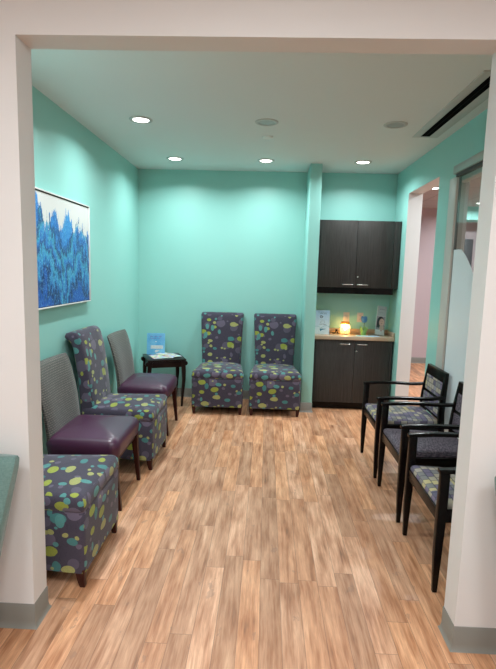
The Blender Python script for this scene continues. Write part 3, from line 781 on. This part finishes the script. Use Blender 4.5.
# ------------------------------------------------------------------ side table
st = thing('side_table', 'small espresso wood side table with curved legs in the back left corner', 'side table', (-1.180, 5.60, 0), R(22))
TW, TD, TZ = .208, .208, .565
bm = newbm(); box(bm, -TW-.012, TW+.012, -TD-.012, TD+.012, TZ-.020, TZ); finish('tabletop', bm, ESPR, st, bev=.004)
bm = newbm()
for a in ((-TW+.02, TW-.02, -TD+.01, -TD+.028), (-TW+.02, TW-.02, TD-.028, TD-.01), (-TW+.01, -TW+.028, -TD+.02, TD-.02), (TW-.028, TW-.01, -TD+.02, TD-.02)): box(bm, *a, TZ-.095, TZ-.019)
finish('apron', bm, ESPR, st, bev=.002)
for sx, sy in ((-1, -1), (1, -1), (1, 1), (-1, 1)):
    bm = newbm(); pr = [(0, .0, .011), (.006, .10, .013), (.016, .22, .016), (.022, .32, .019), (.020, .42, .022), (.014, .50, .024), (.012, TZ-.02, .025)]
    loft(bm, [sq(sx*(TW-.030+o_), sy*(TD-.028), z, r_) for o_, z, r_ in pr]); lg = finish('leg', bm, ESPR, st, bev=.003)
    bm = newbm(); rings = []
    for yy in (sy*(TD-.028)-.024, sy*(TD-.028)+.024): rings.append([(sx*(TW+.012)+.022*math.cos(2*PI*k/16), yy, TZ-.052+.025*math.sin(2*PI*k/16)) for k in range(16)])
    loft(bm, rings); finish('scroll', bm, ESPR, lg, bev=.002)
TT = TZ+.0006
sg_ = thing('table_sign', 'blue printed notice standing on the side table by the left wall', 'sign', (-1.300, 5.70, TT), R(4))
bm = newbm(); box(bm, -.106, .106, -.0015, .0015, 0, .256); ss = leaned(finish('sheet', bm, P_BLUE, sg_), R(8))
bm = newbm(); strokes(bm, -.070, .07, .205, .022, -.0015, 21, .05); strokes(bm, -.080, .05, .186, .014, -.0015, 22, .05); finish('title_text', bm, P_PURP, ss)
bm = newbm(); box(bm, -.062, .085, -.0022, -.0015, .070, .110); wb = finish('white_box', bm, P_WHITE, ss)
bm = newbm(); strokes(bm, -.055, .08, .093, .006, -.0022, 23, .1); strokes(bm, -.055, .07, .080, .005, -.0022, 25, .1); finish('box_text', bm, P_GREY, wb)
bm = newbm(); loft(bm, [[(-.005, y, .022), (.018, y, .034), (.045, y, .052), (.005, y, .056), (-.01, y, .045)] for y in (-.0022, -.0015)]); finish('white_mark', bm, P_WHITE, ss)
bm = newbm(); disc_xz(bm, 0, .155, .008, .006, -.0022, -.0015); finish('white_dot', bm, P_WHITE, ss)
bm = newbm(); box(bm, -.102, .102, -.004, -.0022, 0, .252); leaned(finish('front_panel', bm, ACRYL, sg_), R(8))
bm = newbm(); box(bm, -.102, .102, -.03, .05, 0, .002); finish('base', bm, ACRYL, sg_)
def magazine(x, y, z, rz, m, label, w=.20, l=.27, t=.004):
    tt = thing('magazine', label, 'magazine', (x, y, z), rz, 'magazines on the side table')
    bm = newbm(); box(bm, -w/2+.001, w/2-.001, -l/2+.001, l/2-.001, .0004, t-.0004); finish('pages', bm, P_WHITE, tt)
    bm = newbm(); box(bm, -w/2, w/2, -l/2, l/2, t-.0004, t); box(bm, -w/2, w/2, -l/2, l/2, 0, .0004); box(bm, -w/2-.0004, -w/2, -l/2, l/2, 0, t); finish('cover', bm, m, tt)
magazine(-1.235, 5.545, TZ+.003, R(28), P_M1, 'pinkish magazine at the left of the side table, under the others', .17, .24)
magazine(-1.155, 5.570, TZ+.0076, R(8), P_M2, 'pale green and white magazine in the middle of the side table spread', .19, .23)
magazine(-1.095, 5.610, TZ+.0122, R(38), P_M3, 'lilac-edged magazine on top at the right of the side table', .16, .22)
magazine(-1.165, 5.655, TZ+.0168, R(60), P_M4, 'cream magazine at the back of the side table spread', .15, .20)

# ------------------------------------------------------------------ wooden arm chairs on the right
def make_arm(label, group, fab):
    t = thing('wooden_armchair', label, 'chair', (0, 0, 0), 0, group)
    # local: faces -y, origin centre; front legs y=-.27
    for sx in (-1, 1):
        bm = newbm(); loft(bm, [sq(sx*.268, -.262, 0, .0105, .012), sq(sx*.266, -.262, .20, .016, .019), sq(sx*.264, -.258, .40, .018, .023), sq(sx*.262, -.254, .632, .018, .022)]); finish('leg', bm, BLKW, t, bev=.003)
        bm = newbm(); loft(bm, [sq(sx*.215, .300, 0, .014, .017), sq(sx*.218, .262, .20, .016, .021), sq(sx*.222, .235, .40, .017, .024), sq(sx*.220, .228, .52, .017, .023), sq(sx*.214, .238, .66, .016, .019), sq(sx*.196, .258, .842, .015, .015)]); finish('leg', bm, BLKW, t, bev=.003)
        # arm: flat board from the front post back to the upright, gently curved
        pts = crom([(sx*.262, -.285, .640), (sx*.266, -.15, .650), (sx*.268, .0, .652), (sx*.258, .13, .650), (sx*.232, .236, .662)], 5)
        bm = newbm(); loft(bm, [[(x-.021, y, z-.010), (x+.021, y, z-.010), (x+.021, y, z+.012), (x-.021, y, z+.012)] for x, y, z in pts]); finish('armrest', bm, BLKW, t, bev=.004)
    bm = newbm()
    box(bm, -.25, .25, -.274, -.248, .375, .438); box(bm, -.21, .21, .215, .240, .375, .438)
    for sx in (-1, 1): loft(bm, [[(sx*.262-.012, -.25, .375), (sx*.262+.012, -.25, .375), (sx*.262+.012, -.25, .438), (sx*.262-.012, -.25, .438)], [(sx*.222-.012, .24, .375), (sx*.222+.012, .24, .375), (sx*.222+.012, .24, .438), (sx*.222-.012, .24, .438)]])
    finish('seat_frame', bm, BLKW, t, bev=.003)
    bm = newbm(); slab(bm, trap(.250, .212, -.268, .225, .02), [(.425, .008), (.430, .003), (.448, .001), (.460, .006), (.466, .014)], .016, (0, -.02), 2.4); finish('seat', bm, fab, t, smooth=60)
    # back: rails follow the lean of the uprights
    def ly(z): return .228 + (z-.52)*.093 if z > .52 else .228
    def rail(z0, z1, hw, th=.014, y=0):
        loft(bm, [[(-hw, ly(z)+y-th, z), (hw, ly(z)+y-th, z), (hw, ly(z)+y+th, z), (-hw, ly(z)+y+th, z)] for z in (z0, z1)])
    bm = newbm(); rail(.765, .846, .209, .016); finish('top_rail', bm, BLKW, t, bev=.004)
    bm = newbm(); rail(.615, .640, .215, .013); rail(.470, .49, .215, .013); finish('back_rail', bm, BLKW, t, bev=.003)
    bm = newbm(); rail(.637, .770, .192, .014); finish('upper_back_pad', bm, fab, t, bev=.008, seg=3)
    bm = newbm(); rail(.487, .618, .208, .014); finish('lower_back_pad', bm, fab, t, bev=.008, seg=3)
    return t
GA = 'black wooden armchairs along the right wall'
a1 = make_arm('black wooden armchair with block-print seat, farthest from camera by the corridor opening', GA, BLOCK)
a1.location = (1.165, 3.966, 0); a1.rotation_euler = (0, 0, R(-90))
dup(a1, (1.165, 2.593, 0), R(-90), 'black wooden armchair with block-print seat, nearest camera, cut off by the right opening')
a2 = make_arm('black wooden armchair with mauve streaked seat, middle of the three on the right', GA, STREAK)
a2.location = (1.165, 3.283, 0); a2.rotation_euler = (0, 0, R(-90))

# ------------------------------------------------------------------ foyer chairs at the frame edges
def make_foyer(label, group):
    t = thing('foyer_chair', label, 'chair', (0, 0, 0), 0, group)
    bm = newbm(); rows = []
    for z, yc, hw, th in ((.30, .10, .205, .05), (.40, .115, .215, .055), (.55, .135, .242, .055), (.70, .155, .268, .05), (.78, .166, .284, .045), (.822, .172, .289, .034), (.834, .174, .284, .020)):
        ring = []; m = 12
        for side in (-1, 1):
            for k in range(m+1):
                u = (k/m*2-1)*(-side); e = abs(u)**10
                ring.append((u*hw, yc+side*th*(1-e*.5), z))
        rows.append(ring)
    loft(bm, rows); finish('backrest', bm, TEALF, t, smooth=60)
    bm = newbm(); slab(bm, trap(.25, .215, -.33, .10, .05), [(.27, .02), (.275, .005), (.36, 0), (.41, .005), (.43, .02), (.438, .04)], .025, (0, -.1), 2.2); finish('seat', bm, TEALF, t, smooth=60)
    for sx, sy in ((-.2, -.28), (.2, -.28), (-.18, .08), (.18, .08)):
        bm = newbm(); loft(bm, [sq(sx, sy, 0, .013), sq(sx, sy, .28, .02)]); finish('leg', bm, MAHO, t, bev=.002)
    return t
f1 = make_foyer('sage teal tweed chair against the left front wall, cut off by the left frame edge', 'sage teal foyer chairs')
f1.location = (-1.265, 1.66, 0)
dup(f1, (1.203, 1.66, 0), 0, 'sage teal tweed chair at the extreme right frame edge, barely visible')

# ------------------------------------------------------------------ world, camera, view
w = bpy.data.worlds.new('World'); SC.world = w; w.use_nodes = True
w.node_tree.nodes['Background'].inputs[0].default_value = (.8, .85, .9, 1); w.node_tree.nodes['Background'].inputs[1].default_value = .05
cam = bpy.data.cameras.new('Camera'); co = bpy.data.objects.new('Camera', cam); COL.objects.link(co); SC.camera = co
yaw, pitch, roll, F = -.0352, -.1319, .0275, 486.49
fwd = Vector((math.sin(yaw)*math.cos(pitch), math.cos(yaw)*math.cos(pitch), math.sin(pitch)))
r0 = Vector((math.cos(yaw), -math.sin(yaw), 0)); u0 = r0.cross(fwd)
rr = r0*math.cos(roll)+u0*math.sin(roll); uu = -r0*math.sin(roll)+u0*math.cos(roll)
co.matrix_world = Matrix(((rr.x, uu.x, -fwd.x, 0), (rr.y, uu.y, -fwd.y, 0), (rr.z, uu.z, -fwd.z, 1.6), (0, 0, 0, 1)))
cam.sensor_fit = 'VERTICAL'; cam.sensor_height = 24; cam.lens = 24*F/669; cam.clip_start = .02
SC.view_settings.view_transform = 'Standard'; SC.view_settings.look = 'None'; SC.view_settings.gamma = 1; SC.view_settings.exposure = .22
SC.view_settings.use_curve_mapping = False
